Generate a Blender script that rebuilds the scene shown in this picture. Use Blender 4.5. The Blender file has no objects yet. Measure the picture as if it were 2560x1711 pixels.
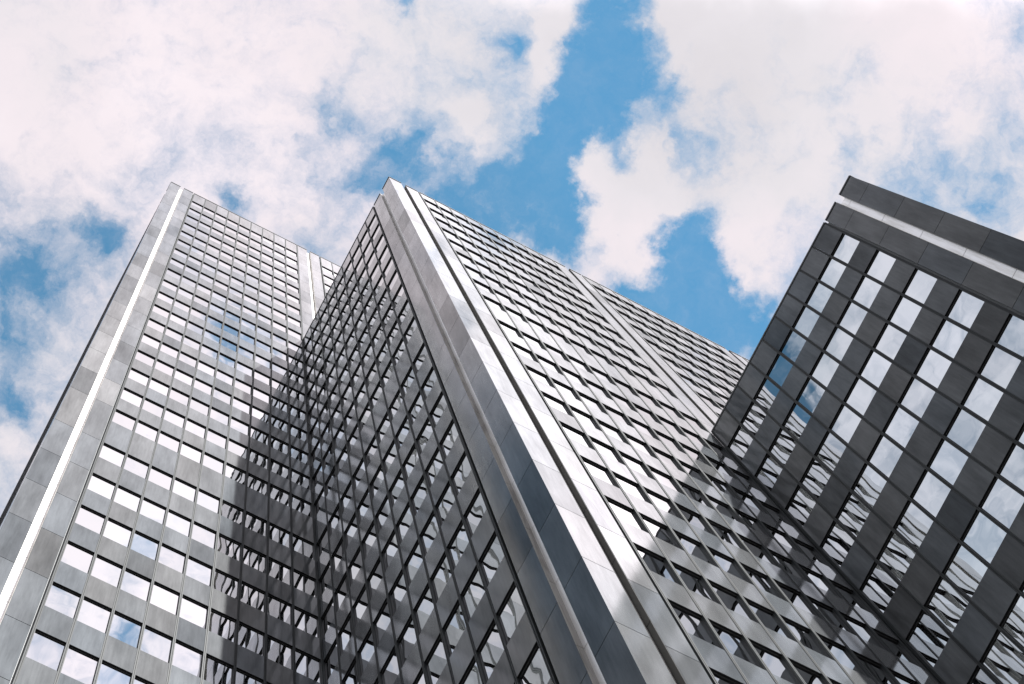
import bpy, math, random
from mathutils import Vector, Matrix

random.seed(7)
SC = bpy.context.scene
COL = SC.collection
S = 3.75                      # one storey, metres
EYE = 1.6                     # camera height
B = 0.5 * S                   # window bay
YS = 0.99263                  # slightly narrower bays on the side faces

# ------------------------------------------------------------------ layout
P1, SL, P2, G = .812 * B, .315 * B, .785 * B, .115 * B   # pier, recess, pier, gap
LC = P1 + SL + P2 + G
G2 = .07 * B
NB = 9
L = LC + NB * B + G2
X2 = 5.75609 * S
Y1 = 9.6302 * S * YS
Y3 = Y1 - L * YS + .06585 * S
X4 = X2 + L + .01129 * S
Y4 = Y3 - L * YS
ZM, E1, E2 = 19.20952, .36423, .068
H1, H3, H4 = 37.27076 * S + EYE, 27.83987 * S + EYE, 17.35728 * S + EYE


def zline(n):                 # underside of the spandrel of storey n
    z = ZM + n
    if n <= -1:
        z -= E1
    if n <= -2:
        z -= E2
    return z * S + EYE


def hspan(n):                 # height of that spandrel (one taller service storey)
    return (.474 + (E1 if n == -1 else 0) + (E2 if n == -2 else 0)) * S


NLOW = -15
ZBASE = zline(NLOW)

# camera frame (right, down, forward)
CR = Vector((0.8854949835875412, -0.4625095657730075, -0.044536901663274814))
CD = Vector((0.4604716511321228, 0.8863175910489495, -0.04906104667497259))
CF = Vector((0.0621650427889885, 0.022935330075045307, 0.9978023241551365))
FPX, PPX, PPY = 2400.0, 806.27, 23.31
W, H = 2560, 1711


# ------------------------------------------------------------------ materials
def nodes(name):
    m = bpy.data.materials.new(name)
    m.use_nodes = True
    nt = m.node_tree
    b = nt.nodes['Principled BSDF']
    return m, nt, b


def N(nt, t, **kw):
    n = nt.nodes.new(t)
    for k, v in kw.items():
        if k == 'inp':
            for i, x in v.items():
                n.inputs[i].default_value = x
        else:
            setattr(n, k, v)
    return n


def lk(nt, a, b):
    nt.links.new(a, b)


def math_(nt, op, a, b=None, c=None, clamp=False):
    n = nt.nodes.new('ShaderNodeMath')
    n.operation = op
    n.use_clamp = clamp
    for i, x in enumerate((a, b, c)):
        if x is None:
            continue
        if isinstance(x, (int, float)):
            n.inputs[i].default_value = x
        else:
            nt.links.new(x, n.inputs[i])
    return n.outputs[0]


def cladding(name, base, rough, power):
    """polished panel: tone of each panel from the 'tone' attribute, cloudy weathering"""
    m, nt, b = nodes(name)
    tc = N(nt, 'ShaderNodeTexCoord')
    at = N(nt, 'ShaderNodeAttribute', attribute_name='tone')
    n1 = N(nt, 'ShaderNodeTexNoise', inp={'Scale': .7, 'Detail': 6.0, 'Roughness': .62})
    mp = N(nt, 'ShaderNodeMapping', inp={'Scale': (1.0, 1.0, .35)})
    lk(nt, tc.outputs['Object'], mp.inputs[0])
    lk(nt, mp.outputs[0], n1.inputs['Vector'])
    n2 = N(nt, 'ShaderNodeTexNoise', inp={'Scale': 14.0, 'Detail': 5.0, 'Roughness': .7})
    lk(nt, tc.outputs['Object'], n2.inputs['Vector'])
    n3 = N(nt, 'ShaderNodeTexNoise', inp={'Scale': 2.2, 'Detail': 4.0, 'Roughness': .6})
    mp3 = N(nt, 'ShaderNodeMapping', inp={'Scale': (3.0, 3.0, .3)})
    lk(nt, tc.outputs['Object'], mp3.inputs[0])
    lk(nt, mp3.outputs[0], n3.inputs['Vector'])
    # tone * (0.75 .. 1.3)
    t = math_(nt, 'MULTIPLY_ADD', at.outputs['Fac'], .55, .72)
    t = math_(nt, 'MULTIPLY', t, math_(nt, 'MULTIPLY_ADD', n1.outputs['Fac'], 1.5, .27))
    t = math_(nt, 'MULTIPLY', t, math_(nt, 'MULTIPLY_ADD', n2.outputs['Fac'], .2, .9))
    t = math_(nt, 'MULTIPLY', t, math_(nt, 'MULTIPLY_ADD', n3.outputs['Fac'], .5, .75))
    mix = N(nt, 'ShaderNodeMix', data_type='RGBA')
    mix.inputs[6].default_value = (base * .90, base, base * 1.10, 1)
    mix.inputs[7].default_value = (base * .98, base * 1.0, base * 1.01, 1)
    lk(nt, math_(nt, 'FRACT', math_(nt, 'MULTIPLY', at.outputs['Fac'], 7.3)), mix.inputs[0])
    vm = N(nt, 'ShaderNodeVectorMath', operation='SCALE')
    lk(nt, mix.outputs[2], vm.inputs[0])
    lk(nt, t, vm.inputs['Scale'])
    nt.nodes.remove(b)
    b = N(nt, 'ShaderNodeBsdfDiffuse')
    lk(nt, vm.outputs[0], b.inputs['Color'])
    nb = N(nt, 'ShaderNodeTexNoise', inp={'Scale': 1.1, 'Detail': 1.0, 'Roughness': .4})
    lk(nt, tc.outputs['Object'], nb.inputs['Vector'])
    bp = N(nt, 'ShaderNodeBump', inp={'Strength': .05, 'Distance': .05})
    lk(nt, nb.outputs['Fac'], bp.inputs['Height'])
    # polish: mirror-like at a grazing angle, almost none head-on
    r = math_(nt, 'MULTIPLY_ADD', n1.outputs['Fac'], .06, rough - .03)
    r = math_(nt, 'MULTIPLY_ADD', at.outputs['Fac'], .05, r)
    gl = N(nt, 'ShaderNodeBsdfGlossy')
    lk(nt, r, gl.inputs['Roughness'])
    lk(nt, bp.outputs[0], gl.inputs['Normal'])
    gl.inputs['Color'].default_value = (.97, .975, .98, 1)
    lw = N(nt, 'ShaderNodeLayerWeight', inp={'Blend': .5})
    k = math_(nt, 'MULTIPLY', math_(nt, 'POWER', lw.outputs['Facing'], power), 1.18)
    k = math_(nt, 'MULTIPLY', k, math_(nt, 'MULTIPLY_ADD', n3.outputs['Fac'], .36, .86))
    k = math_(nt, 'MULTIPLY', k, math_(nt, 'MULTIPLY_ADD', n1.outputs['Fac'], .9, .56))
    k = math_(nt, 'MULTIPLY', k, math_(nt, 'MULTIPLY_ADD', at.outputs['Fac'], .55, .74), clamp=True)
    ms = N(nt, 'ShaderNodeMixShader')
    lk(nt, k, ms.inputs[0])
    lk(nt, b.outputs[0], ms.inputs[1])
    lk(nt, gl.outputs[0], ms.inputs[2])
    lk(nt, ms.outputs[0], nt.nodes['Material Output'].inputs['Surface'])
    return m


def plain(name, col, rough, metal=0.0, ior=1.5, mottled=.25, scale=1.5, spec=.5):
    m, nt, b = nodes(name)
    tc = N(nt, 'ShaderNodeTexCoord')
    n1 = N(nt, 'ShaderNodeTexNoise', inp={'Scale': scale, 'Detail': 6.0, 'Roughness': .65})
    lk(nt, tc.outputs['Object'], n1.inputs['Vector'])
    vm = N(nt, 'ShaderNodeVectorMath', operation='SCALE')
    vm.inputs[0].default_value = col
    lk(nt, math_(nt, 'MULTIPLY_ADD', n1.outputs['Fac'], mottled * 2, 1 - mottled), vm.inputs['Scale'])
    lk(nt, vm.outputs[0], b.inputs['Base Color'])
    b.inputs['Roughness'].default_value = rough
    b.inputs['Metallic'].default_value = metal
    b.inputs['IOR'].default_value = ior
    b.inputs['Specular IOR Level'].default_value = spec
    return m


def liner_mat(name, lo, hi, metal):
    m, nt, b = nodes(name)
    tc = N(nt, 'ShaderNodeTexCoord')
    mp = N(nt, 'ShaderNodeMapping', inp={'Scale': (4.0, 4.0, .5)})
    lk(nt, tc.outputs['Object'], mp.inputs[0])
    n1 = N(nt, 'ShaderNodeTexNoise', inp={'Scale': .9, 'Detail': 7.0, 'Roughness': .65})
    lk(nt, mp.outputs[0], n1.inputs['Vector'])
    cr = N(nt, 'ShaderNodeValToRGB')
    cr.color_ramp.elements[0].position = .34
    cr.color_ramp.elements[0].color = lo + (1,)
    cr.color_ramp.elements[1].position = .56
    cr.color_ramp.elements[1].color = hi + (1,)
    lk(nt, n1.outputs['Fac'], cr.inputs[0])
    lk(nt, cr.outputs[0], b.inputs['Base Color'])
    b.inputs['Roughness'].default_value = .33
    b.inputs['Metallic'].default_value = metal
    return m


def glass_mat():
    m, nt, b = nodes('mirror_window_glass')
    at = N(nt, 'ShaderNodeAttribute', attribute_name='tone')
    vm = N(nt, 'ShaderNodeVectorMath', operation='SCALE')
    vm.inputs[0].default_value = (.74, .755, .765)
    lk(nt, math_(nt, 'MULTIPLY_ADD', at.outputs['Fac'], .17, .86), vm.inputs['Scale'])
    lk(nt, vm.outputs[0], b.inputs['Base Color'])
    b.inputs['Metallic'].default_value = 1.0
    b.inputs['Roughness'].default_value = .012
    return m


M_PANEL = cladding('polished_grey_cladding', .085, .085, 3.7)
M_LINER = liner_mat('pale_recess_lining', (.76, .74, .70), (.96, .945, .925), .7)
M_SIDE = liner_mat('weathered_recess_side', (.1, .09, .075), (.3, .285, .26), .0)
M_SHADE_SIDE = plain('shaded_recess_side', (.012, .0125, .012), .6, spec=.2)  # shade inside the recess, put into the colour of its side sheets
M_GLASS = glass_mat()
M_MULL = plain('mullion_metal', (.024, .027, .028), .5, .0, 1.5, .2, 3.0, spec=.2)
M_FRAME = plain('black_window_frame', (.012, .013, .014), .5)
M_SOFFIT = plain('black_soffit', (.006, .006, .007), .8, spec=.15)
M_GAP = plain('joint_backing', (.17, .18, .18), .45, .0)
M_COPING = plain('dark_coping', (.03, .032, .034), .45)
M_CORE = plain('dark_core_wall', (.02, .02, .022), .8, spec=.2)
M_ROOF = plain('roof_gravel', (.25, .24, .23), .9, scale=8)


# ------------------------------------------------------------------ mesh helpers
class MB:
    def __init__(self):
        self.v, self.f, self.m, self.t, self.sm = [], [], [], [], []

    def quad(self, pts, mat=0, tone=.5):
        i = len(self.v)
        self.v += [tuple(p) for p in pts]
        self.f.append(tuple(range(i, i + len(pts))))
        self.m.append(mat)
        self.t.append(tone)
        self.sm.append(False)

    def hexa(self, c, mats=(0,) * 6, tone=.5):
        """c: 8 points, bottom ring 0-3 then top ring 4-7; mats: bottom, top, four sides"""
        i = len(self.v)
        self.v += [tuple(p) for p in c]
        fs = [(0, 3, 2, 1), (4, 5, 6, 7), (0, 1, 5, 4), (1, 2, 6, 5), (2, 3, 7, 6), (3, 0, 4, 7)]
        a, bb, d = Vector(c[1]) - Vector(c[0]), Vector(c[3]) - Vector(c[0]), Vector(c[4]) - Vector(c[0])
        flip = a.cross(bb).dot(d) < 0
        for k, q in enumerate(fs):
            q = tuple(i + x for x in q)
            self.f.append(q[::-1] if flip else q)
            self.m.append(mats[k])
            self.t.append(tone)
            self.sm.append(False)

    def prism(self, ring, z0, z1, tone=.5, mat=0):
        n = len(ring)
        i = len(self.v)
        ar = sum(ring[k][0] * ring[(k + 1) % n][1] - ring[(k + 1) % n][0] * ring[k][1] for k in range(n))
        if ar < 0:
            ring = ring[::-1]
        self.v += [(x, y, z0) for x, y in ring] + [(x, y, z1) for x, y in ring]
        for k in range(n):
            j = (k + 1) % n
            self.f.append((i + k, i + j, i + n + j, i + n + k))
        self.f.append(tuple(i + n + k for k in range(n)))
        self.f.append(tuple(i + k for k in reversed(range(n))))
        for _ in range(n + 2):
            self.m.append(mat)
            self.t.append(tone)
            self.sm.append(False)

    def build(self, name, mats, parent=None, kind=None):
        me = bpy.data.meshes.new(name)
        org = parent_loc(parent)
        me.from_pydata([(x - org[0], y - org[1], z - org[2]) for x, y, z in self.v], [], self.f)
        for m in mats:
            me.materials.append(m)
        me.polygons.foreach_set('material_index', self.m)
        me.polygons.foreach_set('use_smooth', self.sm)
        at = me.attributes.new('tone', 'FLOAT', 'FACE')
        at.data.foreach_set('value', self.t)
        me.update()
        o = bpy.data.objects.new(name, me)
        COL.objects.link(o)
        if parent:
            o.parent = parent
        if kind:
            o['kind'] = kind
        return o


ORG = {}


def parent_loc(p):
    if p is None:
        return (0, 0, 0)
    while p.parent:
        p = p.parent
    return ORG.get(p.name, (0, 0, 0))


class Face:
    def __init__(self, ox, oy, a, n, k=1.0):
        self.o, self.a, self.n, self.k = (ox, oy), a, n, k

    def P(self, t, d, z):
        t *= self.k
        return (self.o[0] + self.a[0] * t + self.n[0] * d, self.o[1] + self.a[1] * t + self.n[1] * d, z)

    def box(self, mb, t0, t1, d0, d1, z0, z1, mats=(0,) * 6, tone=.5):
        c = [self.P(t, d, z) for z in (z0, z1) for t, d in ((t0, d0), (t1, d0), (t1, d1), (t0, d1))]
        mb.hexa(c, mats, tone)

    def ring(self, t0, t1, d0, d1, ch=.03, chl=True, chr_=True):
        """plan outline with the two front edges chamfered"""
        r = [(t0, d0)]
        r += [(t0, d1 - ch), (t0 + ch, d1)] if chl else [(t0, d1)]
        r += [(t1 - ch, d1), (t1, d1 - ch)] if chr_ else [(t1, d1)]
        r += [(t1, d0)]
        return [self.P(t, d, 0)[:2] for t, d in r]


F1 = Face(X2 - L, Y1, (1, 0), (0, -1))
F2 = Face(X2, Y3, (0, 1), (-1, 0), YS)
F3 = Face(X2, Y3, (1, 0), (0, -1))
F4 = Face(X4, Y4, (0, 1), (-1, 0), YS)
F0 = Face(X2 - L, Y1, (0, 1), (-1, 0), YS)       # west side of the left tower
F5 = Face(X4, Y4, (1, 0), (0, -1))               # street side of the right tower
GD = .118                      # glass depth behind the spandrels
MW = .162                      # mullion width
RD = .34                       # recess depth


def project(p):
    v = Vector(p) - Vector((0, 0, EYE))
    z = v.dot(CF)
    return FPX * v.dot(CR) / z + PPX, FPX * v.dot(CD) / z + PPY


BODIES = [((X2 - L, Y1 + .05, 0), (X4 + 3 * L, Y1 + 2.2 * L, H1)),
          ((X2 + .05, Y3 + .05, 0), (X4 + 3 * L, Y1 - .05, H3)),
          ((X4 + .05, Y4 + .05, 0), (X4 + 3 * L, Y3 - .05, H4))]


def blocked(p):
    o = Vector((0, 0, EYE))
    d = Vector(p) - o
    for lo, hi in BODIES:
        t0, t1 = 0.0, .985
        for i in range(3):
            if abs(d[i]) < 1e-9:
                if not lo[i] < o[i] < hi[i]:
                    t0 = 2
                continue
            a, b = (lo[i] - o[i]) / d[i], (hi[i] - o[i]) / d[i]
            t0, t1 = max(t0, min(a, b)), min(t1, max(a, b))
        if t0 < t1:
            return True
    return False


def seen_area(F, t0, t1, z0, z1):
    """rough area of a bay panel in the picture, 0 when it is out of view"""
    pts = [project(F.P(t, 0, z)) for t, z in ((t0, z0), (t1, z0), (t1, z1), (t0, z1))]
    ins = sum(0 <= x <= W and 0 <= y <= H for x, y in pts)
    if not ins or blocked(F.P((t0 + t1) / 2, 0, (z0 + z1) / 2)):
        return 0
    a = abs(sum(pts[i][0] * pts[(i + 1) % 4][1] - pts[(i + 1) % 4][0] * pts[i][1] for i in range(4))) / 2
    return a * ins / 4


# ------------------------------------------------------------------ facade pieces
def add_pane(mb, F, t0, t1, z0, z1, rnd):
    """one sheet of mirror glass, slightly bowed and out of true like sealed units are"""
    n = 8
    bow = rnd.gauss(0.0012, .0014)
    tx, tz = rnd.gauss(0, .0016), rnd.gauss(0, .0016)
    a1, p1, a2, p2 = rnd.gauss(0, .0005), rnd.uniform(0, 6.3), rnd.gauss(0, .0003), rnd.uniform(0, 6.3)
    a3, p3 = rnd.gauss(0, .0003), rnd.uniform(0, 6.3)
    i0 = len(mb.v)
    for j in range(n + 1):
        for i in range(n + 1):
            u, w = i / n, j / n
            d = -GD - bow * 16 * u * (1 - u) * w * (1 - w) + tx * (u - .5) + tz * (w - .5)
            d += a1 * math.sin(6.0 * w + 2.2 * u + p1) + a2 * math.sin(9.5 * u + 3 * w + p2) + a3 * math.sin(12 * w - 4 * u + p3)
            mb.v.append(F.P(t0 + (t1 - t0) * u, d, z0 + (z1 - z0) * w))
    flip = (F.a[0] * F.n[1] - F.a[1] * F.n[0]) > 0
    tone = rnd.random()
    for j in range(n):
        for i in range(n):
            q = (i0 + j * (n + 1) + i, i0 + j * (n + 1) + i + 1, i0 + (j + 1) * (n + 1) + i + 1, i0 + (j + 1) * (n + 1) + i)
            mb.f.append(q[::-1] if flip else q)
            mb.m.append(0)
            mb.t.append(tone)
            mb.sm.append(True)


def add_frame(mb, F, t0, t1, z0, z1):
    w, d0, d1 = .028, -GD - .03, -GD + .022
    F.box(mb, t0, t1, d0, d1, z0, z0 + w)
    F.box(mb, t0, t1, d0, d1, z1 - w, z1)
    F.box(mb, t0, t0 + w, d0, d1, z0 + w, z1 - w)
    F.box(mb, t1 - w, t1, d0, d1, z0 + w, z1 - w)


def add_spandrel(mb, F, t0, t1, z0, z1, tone):
    F.box(mb, t0, t1, -GD - .04, 0, z0, z1, (1, 0, 0, 0, 0, 0), tone)


def add_mullion(mb, F, t, z0, z1, w=MW):
    fin = w * .40
    F.box(mb, t - w / 2, t - w / 2 + fin, -GD - .04, .028, z0, z1)
    F.box(mb, t + w / 2 - fin, t + w / 2, -GD - .04, .028, z0, z1)
    F.box(mb, t - w / 2 + fin, t + w / 2 - fin, -GD - .04, -.01, z0, z1)


def pier_levels(z0, z1, ztop):
    zs = [zline(n) + .02 for n in range(NLOW, 18)]
    zs = [z for z in zs if z0 + .4 < z < z1 - .9]
    return [z0] + zs + [z1]


def add_stack(mb, ring, z0, z1, rnd, joint=.032, off=0.0):
    lv = pier_levels(z0, z1, z1)
    for i in range(len(lv) - 1):
        a = lv[i] + (off if i else 0)
        b = lv[i + 1] + (off if i < len(lv) - 2 else 0) - joint
        r = rnd.random()
        tone = .5 + .22 * (r - .5) if r > .16 else .05 + r
        if r > .93:
            tone = .95
        mb.prism(ring, a, b, tone)


class Tower:
    def __init__(self, name, loc, label):
        self.e = bpy.data.objects.new(name, None)
        COL.objects.link(self.e)
        self.e.location = loc
        ORG[self.e.name] = loc
        self.e['label'] = label
        self.e['category'] = 'skyscraper'
        self.e['group'] = 'stepped office towers'
        self.win, self.spa = [], []       # (area, F, t0, t1, z0, z1)

    def cluster(self, F, t, z0, z1, rnd, corner=False, own=True, dark=False):
        """pier, pale recess, pier, gap"""
        e = self.e
        if own:
            mb = MB()
            if corner:
                ring = [F.P(*q, 0)[:2] for q in ((t, -P1 * YS), (t, 0), (t + P1, 0), (t + P1, -P1 * YS))]
                add_stack(mb, ring, z0, z1, rnd)
                ob = mb.build('corner_pier', [M_PANEL], e)
            else:
                add_stack(mb, F.ring(t, t + P1, -.5, 0, .018), z0, z1, rnd)
                ob = mb.build('pier', [M_PANEL], e)
        t1, t2, t3 = t + P1, t + P1 + SL, t + P1 + SL + P2
        # recess lining: back sheet and a side sheet on the second pier, in storey lengths
        mb = MB()
        lv = pier_levels(z0, z1, z1)
        for i in range(len(lv) - 1):
            a = lv[i] + (.35 * S if i else 0)
            b = lv[i + 1] + (.35 * S if i < len(lv) - 2 else 0) - .028
            if i == len(lv) - 2:
                b -= .05
            F.box(mb, t1 + .003, t2 - .003, -RD - .03, -RD, a, b)
            ms = (2 if dark else 1,) * 6  # dark: side sheets take the painted shade
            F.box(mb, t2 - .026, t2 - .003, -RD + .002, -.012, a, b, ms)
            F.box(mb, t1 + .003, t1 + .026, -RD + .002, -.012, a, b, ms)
        mb.build('recess_lining', [M_LINER, M_SIDE, M_SHADE_SIDE], e)
        mb = MB()
        add_stack(mb, F.ring(t2, t3, -.5, 0, .018), z0, z1, rnd)
        mb.build('pier', [M_PANEL], e)
        # gap strip beside the window field
        mb = MB()
        for i in range(len(lv) - 1):
            F.box(mb, t3 + .004, t3 + G - .09, -.26, -.2, lv[i] + .5, lv[i + 1] + .5 - .02 if i < len(lv) - 2 else lv[i + 1] - .03)
        mb.build('gap_strip', [M_GAP], e)
        mb = MB()
        for a, b in ((t, t1), (t2, t3)):
            F.box(mb, a + (.0 if corner and a == t else -.012), b + .012, -.3, .045, z1, z1 + .11)
        mb.build('coping', [M_COPING], e)

    def bays(self, F, t, z1, ntop, nlow, rnd, nb=NB, endgap=True, trim=0.0):
        e = self.e
        zlow = zline(nlow)
        for i in range(nb + 1):
            mb = MB()
            tt = t + i * B
            if i == 0:
                tt -= .012
            if i == nb:
                tt += .012
            add_mullion(mb, F, tt, zlow, z1 - .02)
            mb.build('mullion', [M_MULL], e)
        mb = MB()
        F.box(mb, t - .05, t + nb * B + .05, -.3, .045, z1, z1 + .11)
        mb.build('coping', [M_COPING], e)
        for n in range(ntop, nlow - 1, -1):
            za = zline(n)
            zb = z1 if n == ntop else za + hspan(n)
            for i in range(nb):
                t0, t1 = t + i * B + MW / 2 + .004, t + (i + 1) * B - MW / 2 - .004
                if i == 0:
                    t0 -= .02
                if i == nb - 1:
                    t1 += .02
                r = rnd.random()
                tone = .5 + .3 * (r - .5) if r > .1 else r * 2
                self.spa.append((seen_area(F, t0, t1, za, zb), F, t0, t1, za + .002, zb - .002, tone))
                if n > nlow:
                    zc = zline(n - 1) + hspan(n - 1)
                    self.win.append((seen_area(F, t0, t1, zc, za), F, t0, t1, zc, za))

    def finish(self, rnd):
        e = self.e
        self.win.sort(key=lambda q: -q[0])
        self.spa.sort(key=lambda q: -q[0])
        keep = 99
        rest_f, rest_p = MB(), MB()
        for i, (a, F, t0, t1, z0, z1) in enumerate(self.win):
            if i < keep and a > 0:
                mb = MB()
                add_frame(mb, F, t0, t1, z0, z1)
                o = mb.build('window', [M_FRAME], e)
                mb = MB()
                add_pane(mb, F, t0 + .01, t1 - .01, z0 + .01, z1 - .01, rnd)
                mb.build('pane', [M_GLASS], o)
            else:
                add_frame(rest_f, F, t0, t1, z0, z1)
                add_pane(rest_p, F, t0 + .01, t1 - .01, z0 + .01, z1 - .01, rnd)
        if rest_f.f:
            o = rest_f.build('window', [M_FRAME], e, 'stuff')
            rest_p.build('pane', [M_GLASS], o, 'stuff')
        rest = MB()
        for i, (a, F, t0, t1, z0, z1, tone) in enumerate(self.spa):
            if i < keep and a > 0:
                mb = MB()
                add_spandrel(mb, F, t0, t1, z0, z1, tone)
                mb.build('spandrel_panel', [M_PANEL, M_SOFFIT], e)
            else:
                add_spandrel(rest, F, t0, t1, z0, z1, tone)
        if rest.f:
            rest.build('spandrel_panel', [M_PANEL, M_SOFFIT], e, 'stuff')

    def body(self, x0, y0, x1, y1, h, base):
        """core behind the cladding, roof deck and plain lower storeys"""
        mb = MB()
        mb.hexa([(x, y, z) for z in (0, h - 1.2) for x, y in ((x0, y0), (x1, y0), (x1, y1), (x0, y1))])
        mb.build('core_wall', [M_CORE], self.e)
        mb = MB()
        mb.hexa([(x, y, z) for z in (h - 1.19, h - 1.0) for x, y in ((x0 + .1, y0 + .1), (x1 - .1, y0 + .1), (x1 - .1, y1 - .1), (x0 + .1, y1 - .1))])
        mb.build('roof', [M_ROOF], self.e)
        mb = MB()
        for F, t0, t1 in base:
            n = max(1, round((t1 - t0) / 3.6))
            for i in range(n):
                for k in range(4):
                    za, zb = (ZBASE - .1) * k / 4, (ZBASE - .1) * (k + 1) / 4
                    F.box(mb, t0 + (t1 - t0) * i / n, t0 + (t1 - t0) * (i + 1) / n - .02, -.25, 0, za, zb - .02, tone=random.random())
        mb.build('base_wall', [M_PANEL], self.e)


ND = .55                                        # core sits this far behind the faces
# tallest tower, left
r = random.Random(11)
T1 = Tower('office_tower', (X2 - L, Y1, 0),
           'tallest pale grey office tower at the left with a white slit up its corner')
T1.cluster(F1, 0, ZBASE, H1, r, corner=True)
T1.bays(F1, LC, H1, 17, NLOW, r)
T1.cluster(F1, L, zline(7), H1, r)
T1.bays(F1, L + LC, H1, 17, 7, r)
T1.cluster(F0, 0, ZBASE, H1, r, corner=True, own=False)
T1.bays(F0, LC, H1, 17, NLOW, r)
T1.finish(r)
T1.body(X2 - L + P1 + .02, Y1 + ND, X2 + 2 * L, Y1 + 2 * L, H1, [(F1, .0, L - .3), (F0, .3, L - .3)])
# middle tower
r = random.Random(23)
T2 = Tower('office_tower', (X2, Y3, 0),
           'middle office tower, its sharp corner between a dark banded side and a bright side')
T2.cluster(F2, 0, ZBASE, H3, r, corner=True)
T2.bays(F2, LC, H3, 8, NLOW, r)
T2.cluster(F3, 0, ZBASE, H3, r, corner=True, own=False, dark=True)
T2.bays(F3, LC, H3, 8, NLOW, r)
for s in (1, 2):
    T2.cluster(F3, s * L, zline(-4), H3, r, dark=True)
    T2.bays(F3, s * L + LC, H3, 8, -4, r)
T2.finish(r)
T2.body(X2 + ND, Y3 + ND, X2 + 3 * L, Y1 - .05, H3, [(F2, .3, L - .4), (F3, .0, L - .3)])
# lowest tower, right
r = random.Random(37)
T3 = Tower('office_tower', (X4, Y4, 0),
           'darkest office tower at the right, black bands and pale sky mirrored in its windows')
T3.cluster(F4, 0, ZBASE, H4, r, corner=True)
T3.bays(F4, LC, H4, -2, NLOW, r)
T3.cluster(F5, 0, ZBASE, H4, r, corner=True, own=False)
T3.bays(F5, LC, H4, -2, NLOW, r)
T3.finish(r)
T3.body(X4 + ND, Y4 + P1 * YS + .02, X4 + 2 * L, Y3 - .05, H4, [(F4, .0, L - .3), (F5, .3, L - .3)])

# ------------------------------------------------------------------ ground
m, nt, b = nodes('plaza_paving')
tc = N(nt, 'ShaderNodeTexCoord')
br = N(nt, 'ShaderNodeTexBrick', inp={'Scale': .5, 'Mortar Size': .012, 'Color1': (.085, .083, .08, 1), 'Color2': (.11, .107, .1, 1), 'Mortar': (.04, .04, .04, 1)})
lk(nt, tc.outputs['Object'], br.inputs['Vector'])
lk(nt, br.outputs['Color'], b.inputs['Base Color'])
b.inputs['Roughness'].default_value = .8
me = bpy.data.meshes.new('ground')
g = 3000
me.from_pydata([(-g, -g, 0), (g, -g, 0), (g, g, 0), (-g, g, 0)], [], [(0, 1, 2, 3)])
me.materials.append(m)
go = bpy.data.objects.new('ground', me)
COL.objects.link(go)
go['kind'] = 'structure'

# ------------------------------------------------------------------ sun
SUN_EL = math.radians(37)
sd = Vector((.31, -.95, 0)).normalized() * math.cos(SUN_EL) + Vector((0, 0, math.sin(SUN_EL)))
ld = bpy.data.lights.new('sun', 'SUN')
ld.energy = 5.0
ld.angle = math.radians(.6)
ld.color = (1, .985, .965)
so = bpy.data.objects.new('sun', ld)
COL.objects.link(so)
so.rotation_euler = sd.to_track_quat('Z', 'Y').to_euler()

# ------------------------------------------------------------------ sky
wd = bpy.data.worlds.new('World')
SC.world = wd
wd.use_nodes = True
nt = wd.node_tree
bg = nt.nodes['Background']
tc = N(nt, 'ShaderNodeTexCoord')
sky = N(nt, 'ShaderNodeTexSky', sky_type='NISHITA', sun_disc=False, sun_elevation=SUN_EL)
sky.sun_rotation = math.atan2(sd.x, sd.y)
sky.air_density, sky.dust_density, sky.ozone_density = 1.0, .4, 2.0
# flat cloud layer: direction / height
sep = N(nt, 'ShaderNodeSeparateXYZ')
lk(nt, tc.outputs['Generated'], sep.inputs[0])
zc = math_(nt, 'MAXIMUM', sep.outputs[2], .06)
cmb = N(nt, 'ShaderNodeCombineXYZ')
lk(nt, math_(nt, 'DIVIDE', sep.outputs[0], zc), cmb.inputs[0])
lk(nt, math_(nt, 'DIVIDE', sep.outputs[1], zc), cmb.inputs[1])
P0 = cmb.outputs[0]


def vadd(a, b_, s):
    n = N(nt, 'ShaderNodeVectorMath', operation='MULTIPLY_ADD')
    lk(nt, b_, n.inputs[0])
    n.inputs[1].default_value = (s, s, s)
    lk(nt, a, n.inputs[2])
    return n.outputs[0]


def noise(vec, scale, detail, rough, off=(0, 0, 0)):
    mp = N(nt, 'ShaderNodeMapping', inp={'Location': off})
    lk(nt, vec, mp.inputs[0])
    n = N(nt, 'ShaderNodeTexNoise', inp={'Scale': scale, 'Detail': detail, 'Roughness': rough})
    lk(nt, mp.outputs[0], n.inputs['Vector'])
    return n


def centred(n):
    v = N(nt, 'ShaderNodeVectorMath', operation='SUBTRACT')
    lk(nt, n.outputs['Color'], v.inputs[0])
    v.inputs[1].default_value = (.5, .5, .5)
    return v.outputs[0]


w1 = vadd(P0, centred(noise(P0, 9, 4, .55)), .085)
w2 = vadd(w1, centred(noise(P0, 34, 7, .62, (3, 1, 0))), .058)


def uv(px, py):               # sky-plane position of a direction seen in the photograph
    v = CR * ((px - PPX) / FPX) + CD * ((py - PPY) / FPX) + CF
    return v.x / v.z, v.y / v.z


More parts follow.
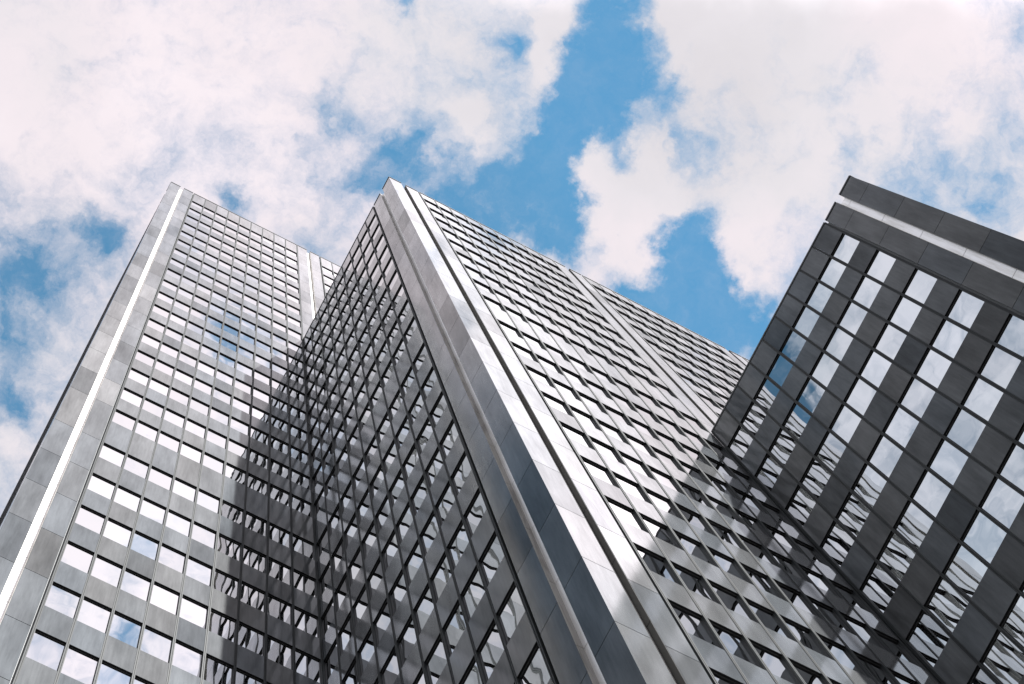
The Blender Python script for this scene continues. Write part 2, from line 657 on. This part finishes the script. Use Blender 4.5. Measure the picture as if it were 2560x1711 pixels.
# openings (negative) and cloud masses (positive): px, py, radius, weight
BLOBS = [
    # main blue channel
    (1535, 10, 95, -.7), (1520, 109, 110, -.7), (1530, 190, 120, -.7), (1470, 250, 120, -.75), (1618, 180, 60, -.55),
    (1440, 330, 110, -.6), (1375, 360, 90, -.6), (1564, 290, 70, -.5), (1684, 225, 55, -.7), (1670, 285, 50, -.5),
    (1340, 450, 110, -.75), (1400, 520, 90, -.7), (1330, 550, 100, -.6), (1420, 590, 80, -.5), (1250, 500, 90, -.7),
    (1190, 480, 100, -.6), (1560, 400, 45, -.55), (1716, 330, 40, -.45), (1745, 395, 75, -.45),
    (1140, 500, 80, -.45), (1500, 740, 90, -.3),
    # lower blue
    (1733, 540, 75, -.65), (1700, 600, 90, -.7), (1745, 640, 90, -.7), (1780, 720, 100, -.7), (1716, 740, 120, -.75),
    (1640, 780, 110, -.6), (1820, 800, 110, -.7), (1870, 860, 90, -.7), (1585, 760, 80, -.5), (1915, 755, 40, -.5),
    # patches right
    (2137, 345, 70, -.5), (2317, 430, 85, -.48), (2458, 469, 65, -.45), (2306, 300, 70, -.28), (1310, 50, 100, -.22), (1285, 115, 70, -.16),
    (2250, 480, 70, -.22),
    # left of channel
    (1031, 8, 50, -.5), (1268, 130, 60, -.45), (818, 275, 100, -.32), (860, 240, 60, -.2),
    (1020, 350, 90, -.38), (1135, 385, 50, -.42), (955, 420, 110, -.38), (807, 425, 70, -.2), (753, 376, 50, -.15),
    (900, 480, 90, -.45), (1040, 440, 90, -.36), (857, 589, 50, -.25), (578, 480, 50, -.4), (570, 520, 60, -.45),
    (267, 610, 65, -.55), (200, 600, 65, -.5), (60, 655, 105, -.6), (40, 705, 80, -.35), (180, 700, 140, -.25),
    (14, 830, 75, -.65), (110, 800, 140, -.24), (25, 985, 75, -.6), (60, 900, 100, -.15), (1235, 300, 60, -.25),
    # cloud masses
    (1471, 410, 70, .55), (1515, 464, 80, .5), (1560, 540, 80, .5), (1610, 620, 75, .55), (1460, 665, 75, .42),
    (1545, 672, 80, .42), (1662, 470, 110, .45), (1826, 573, 80, .35), (1850, 660, 80, .5), (1886, 740, 60, .5),
    (1662, 327, 75, .4), (1400, 100, 90, .4), (1355, 175, 70, .4), (1444, 20, 60, .3), (1590, 100, 70, .25),
    (900, 540, 120, .25), (640, 560, 160, .25), (300, 300, 500, .2), (1900, 250, 350, .25), (1100, 200, 200, .12),
    (1150, 300, 80, .2), (2300, 120, 350, .15),
    (1750, -230, 430, .7), (2250, -130, 330, .5), (1250, -260, 250, .3), (1400, -1000, 600, .3), (1300, -1500, 600, .2), (-1150, -1000, 600, -.1), (0, -400, 500, .25),
]
# the same for parts of the sky seen only in the facades: px, py on the facade, mirrored axis
MIRRORED = [
    (537, 805, 55, -.6, 'y'), (600, 838, 65, -.7, 'y'), (557, 893, 45, -.4, 'y'), (699, 911, 60, -.6, 'y'), (671, 860, 50, -.4, 'y'),
    (640, 700, 90, -.25, 'y'), (480, 690, 70, -.25, 'y'),
    (311, 1559, 65, -.95, 'y'), (147, 1483, 80, -.65, 'y'), (109, 1614, 70, -.5, 'y'), (300, 1674, 70, -.5, 'y'), (349, 1373, 70, -.5, 'y'),
    (1943, 915, 70, -1.1, 'x'), (2016, 1002, 75, -1.1, 'x'), (1985, 960, 50, -.5, 'x'), (1960, 850, 45, -.5, 'x'), (2390, 1055, 100, -.2, 'x'),
    (2270, 1150, 100, -.15, 'x'), (2450, 1350, 130, -.15, 'x'), (2250, 900, 260, .2, 'x'),
    (1000, 478, 45, -.9, 'y'), (1095, 655, 65, -1.3, 'y'), (1155, 760, 75, -1.3, 'y'), (1205, 860, 60, -.8, 'y'), (1061, 577, 30, .4, 'y'),
    (1400, 1000, 110, .3, 'y'),
    (1380, 1560, 380, -1.1, 'x'), (1250, 1250, 150, -.6, 'x'), (1200, 1480, 120, -.5, 'x'), (1050, 800, 150, .25, 'x'),
]
SPOTS = [uv(q[0], q[1]) + (q[2], q[3] * (1.0 if q[3] < -.54 else .85 if q[3] > 0 else 1.0)) for q in BLOBS]
for px, py, rad, wt, ax in MIRRORED:
    u, v = uv(px, py)
    SPOTS.append((-u, v, rad, wt) if ax == 'x' else (u, -v, rad, wt))
fieldv = None
KS = 1.02 / FPX
for u, v, rad, wt in SPOTS:
    dn = N(nt, 'ShaderNodeVectorMath', operation='DISTANCE')
    lk(nt, w2, dn.inputs[0])
    dn.inputs[1].default_value = (u, v, 0)
    mr = N(nt, 'ShaderNodeMapRange', interpolation_type='SMOOTHSTEP')
    lk(nt, dn.outputs['Value'], mr.inputs['Value'])
    mr.inputs['From Min'].default_value = 0
    mr.inputs['From Max'].default_value = rad * 1.5 * KS
    mr.inputs['To Min'].default_value = wt
    mr.inputs['To Max'].default_value = 0
    fieldv = mr.outputs[0] if fieldv is None else math_(nt, 'ADD', fieldv, mr.outputs[0])
fieldv = math_(nt, 'MINIMUM', math_(nt, 'MAXIMUM', fieldv, -.95), .45)
fb = noise(w1, 7.5, 12, .6, (7.3, 2.1, 0)).outputs['Fac']
fb2 = noise(w2, 30, 9, .65, (1.3, 5.1, 0)).outputs['Fac']
den = math_(nt, 'ADD', fieldv, math_(nt, 'MULTIPLY_ADD', fb, 1.9, -.95))
den = math_(nt, 'ADD', den, math_(nt, 'MULTIPLY_ADD', fb2, .95, -.475))
den = math_(nt, 'ADD', den, .40)
mk = N(nt, 'ShaderNodeMapRange', interpolation_type='SMOOTHSTEP')
lk(nt, den, mk.inputs['Value'])
mk.inputs['From Min'].default_value = -.46
mk.inputs['From Max'].default_value = .72
lk(nt, math_(nt, 'MULTIPLY', math_(nt, 'MULTIPLY', fb2, fb2), .2), mk.inputs['To Min'])
# cloud light: soft grey-pink relief, brighter around the veiled sun
sh = noise(w1, 2.6, 8, .55, (4.4, 9.1, 0)).outputs['Fac']
lum = math_(nt, 'MULTIPLY_ADD', sh, .44, .67)
dt = N(nt, 'ShaderNodeVectorMath', operation='DOT_PRODUCT')
lk(nt, tc.outputs['Generated'], dt.inputs[0])
dt.inputs[1].default_value = sd
mb_ = N(nt, 'ShaderNodeMapRange', interpolation_type='SMOOTHSTEP')
lk(nt, dt.outputs['Value'], mb_.inputs['Value'])
for k_, v_ in (('From Min', .78), ('From Max', .95), ('To Min', 1.0), ('To Max', 1.3)):
    mb_.inputs[k_].default_value = v_
lum = math_(nt, 'MULTIPLY', lum, mb_.outputs[0])
hz = N(nt, 'ShaderNodeMapRange', interpolation_type='SMOOTHSTEP')      # cloud light dimmed low down, added to cut ambient on the facades
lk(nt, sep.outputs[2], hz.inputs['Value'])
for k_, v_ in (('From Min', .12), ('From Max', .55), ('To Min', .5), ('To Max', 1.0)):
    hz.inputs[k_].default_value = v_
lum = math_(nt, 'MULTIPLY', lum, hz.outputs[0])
ct = N(nt, 'ShaderNodeMix', data_type='RGBA')
ct.inputs[6].default_value = (.955, .915, .96, 1)
ct.inputs[7].default_value = (1.0, .91, .955, 1)
cq = N(nt, 'ShaderNodeMapRange', interpolation_type='SMOOTHSTEP', inp={'From Min': .36, 'From Max': .56})
lk(nt, sh, cq.inputs['Value'])
lk(nt, cq.outputs[0], ct.inputs[0])
# an added bright cloud patch, mostly unseen, lifts the facade reflections; the west side of the sky is deeper
def axis(a, b_):
    return math_(nt, 'ADD', math_(nt, 'MULTIPLY', cmb_u, a), math_(nt, 'MULTIPLY', cmb_v, b_))


def ramp(val, a, b_, c, d):
    n = N(nt, 'ShaderNodeMapRange', interpolation_type='SMOOTHSTEP', inp={'From Min': a, 'From Max': b_, 'To Min': c, 'To Max': d})
    lk(nt, val, n.inputs['Value'])
    return n.outputs[0]


sw = N(nt, 'ShaderNodeSeparateXYZ')
lk(nt, w1, sw.inputs[0])
cmb_u, cmb_v = sw.outputs[0], sw.outputs[1]
qn, pn = axis(-.4605, -.8863), axis(.885, -.4625)
added_bank = math_(nt, 'MULTIPLY', ramp(qn, -.06, .05, 0, 1), ramp(qn, .10, .20, 1, 0))
added_bank = math_(nt, 'MULTIPLY', added_bank, ramp(pn, .08, .36, 0, 1))
lum = math_(nt, 'MULTIPLY', lum, math_(nt, 'MULTIPLY_ADD', added_bank, 1.15, 1.0))
outer = math_(nt, 'MAXIMUM', ramp(qn, -.02, .15, 0, 1), ramp(pn, -.6, -.3, 1, 0))  # clouds outside the view, brightened to add light to the facades
lum = math_(nt, 'MULTIPLY', lum, math_(nt, 'MULTIPLY_ADD', outer, .3, 1.0))
west = ramp(pn, -.7, -.34, 0, 1)
lum = math_(nt, 'MULTIPLY', lum, math_(nt, 'MULTIPLY_ADD', west, .14, .86))
wt_ = N(nt, 'ShaderNodeMix', data_type='RGBA')
lk(nt, west, wt_.inputs[0])
lk(nt, ct.outputs[2], wt_.inputs[7])
wm = N(nt, 'ShaderNodeVectorMath', operation='MULTIPLY')
lk(nt, ct.outputs[2], wm.inputs[0])
wm.inputs[1].default_value = (.90, 1.0, 1.05)
lk(nt, wm.outputs[0], wt_.inputs[6])
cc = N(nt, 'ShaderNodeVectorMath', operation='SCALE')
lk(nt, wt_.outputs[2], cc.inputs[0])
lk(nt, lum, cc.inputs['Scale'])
sk = N(nt, 'ShaderNodeVectorMath', operation='MULTIPLY')
lk(nt, sky.outputs[0], sk.inputs[0])
SKY = .10
sk.inputs[1].default_value = (SKY * 1.25, SKY * 2.55, SKY * 2.45)
sm = N(nt, 'ShaderNodeVectorMath', operation='MINIMUM')
lk(nt, sk.outputs[0], sm.inputs[0])
sm.inputs[1].default_value = (.10, .34, .62)
mx = N(nt, 'ShaderNodeMix', data_type='RGBA')
lk(nt, mk.outputs[0], mx.inputs[0])
sz = N(nt, 'ShaderNodeVectorMath', operation='SCALE')
lk(nt, sm.outputs[0], sz.inputs[0])
lk(nt, math_(nt, 'MULTIPLY_ADD', west, .5, .5), sz.inputs['Scale'])
lk(nt, sz.outputs[0], mx.inputs[6])
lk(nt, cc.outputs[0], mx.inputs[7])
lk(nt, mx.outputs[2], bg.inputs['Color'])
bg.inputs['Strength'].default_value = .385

# ------------------------------------------------------------------ camera
cd = bpy.data.cameras.new('camera')
cd.sensor_width = 36
cd.lens = FPX / W * 36
cd.shift_x = (W / 2 - PPX) / W
cd.shift_y = (PPY - H / 2) / W
cd.clip_end = 5000
co = bpy.data.objects.new('camera', cd)
COL.objects.link(co)
up = -CD
bk = -CF
co.matrix_world = Matrix(((CR.x, up.x, bk.x, 0), (CR.y, up.y, bk.y, 0), (CR.z, up.z, bk.z, EYE), (0, 0, 0, 1)))
SC.camera = co

SC.render.engine = 'CYCLES'
SC.cycles.max_bounces = 10
SC.cycles.glossy_bounces = 8
SC.cycles.diffuse_bounces = 3
SC.cycles.sample_clamp_indirect = 8
SC.view_settings.view_transform = 'Standard'
SC.view_settings.look = 'None'
SC.view_settings.exposure = 1.4
SC.view_settings.gamma = 1
SC.render.resolution_x, SC.render.resolution_y = 1024, 684
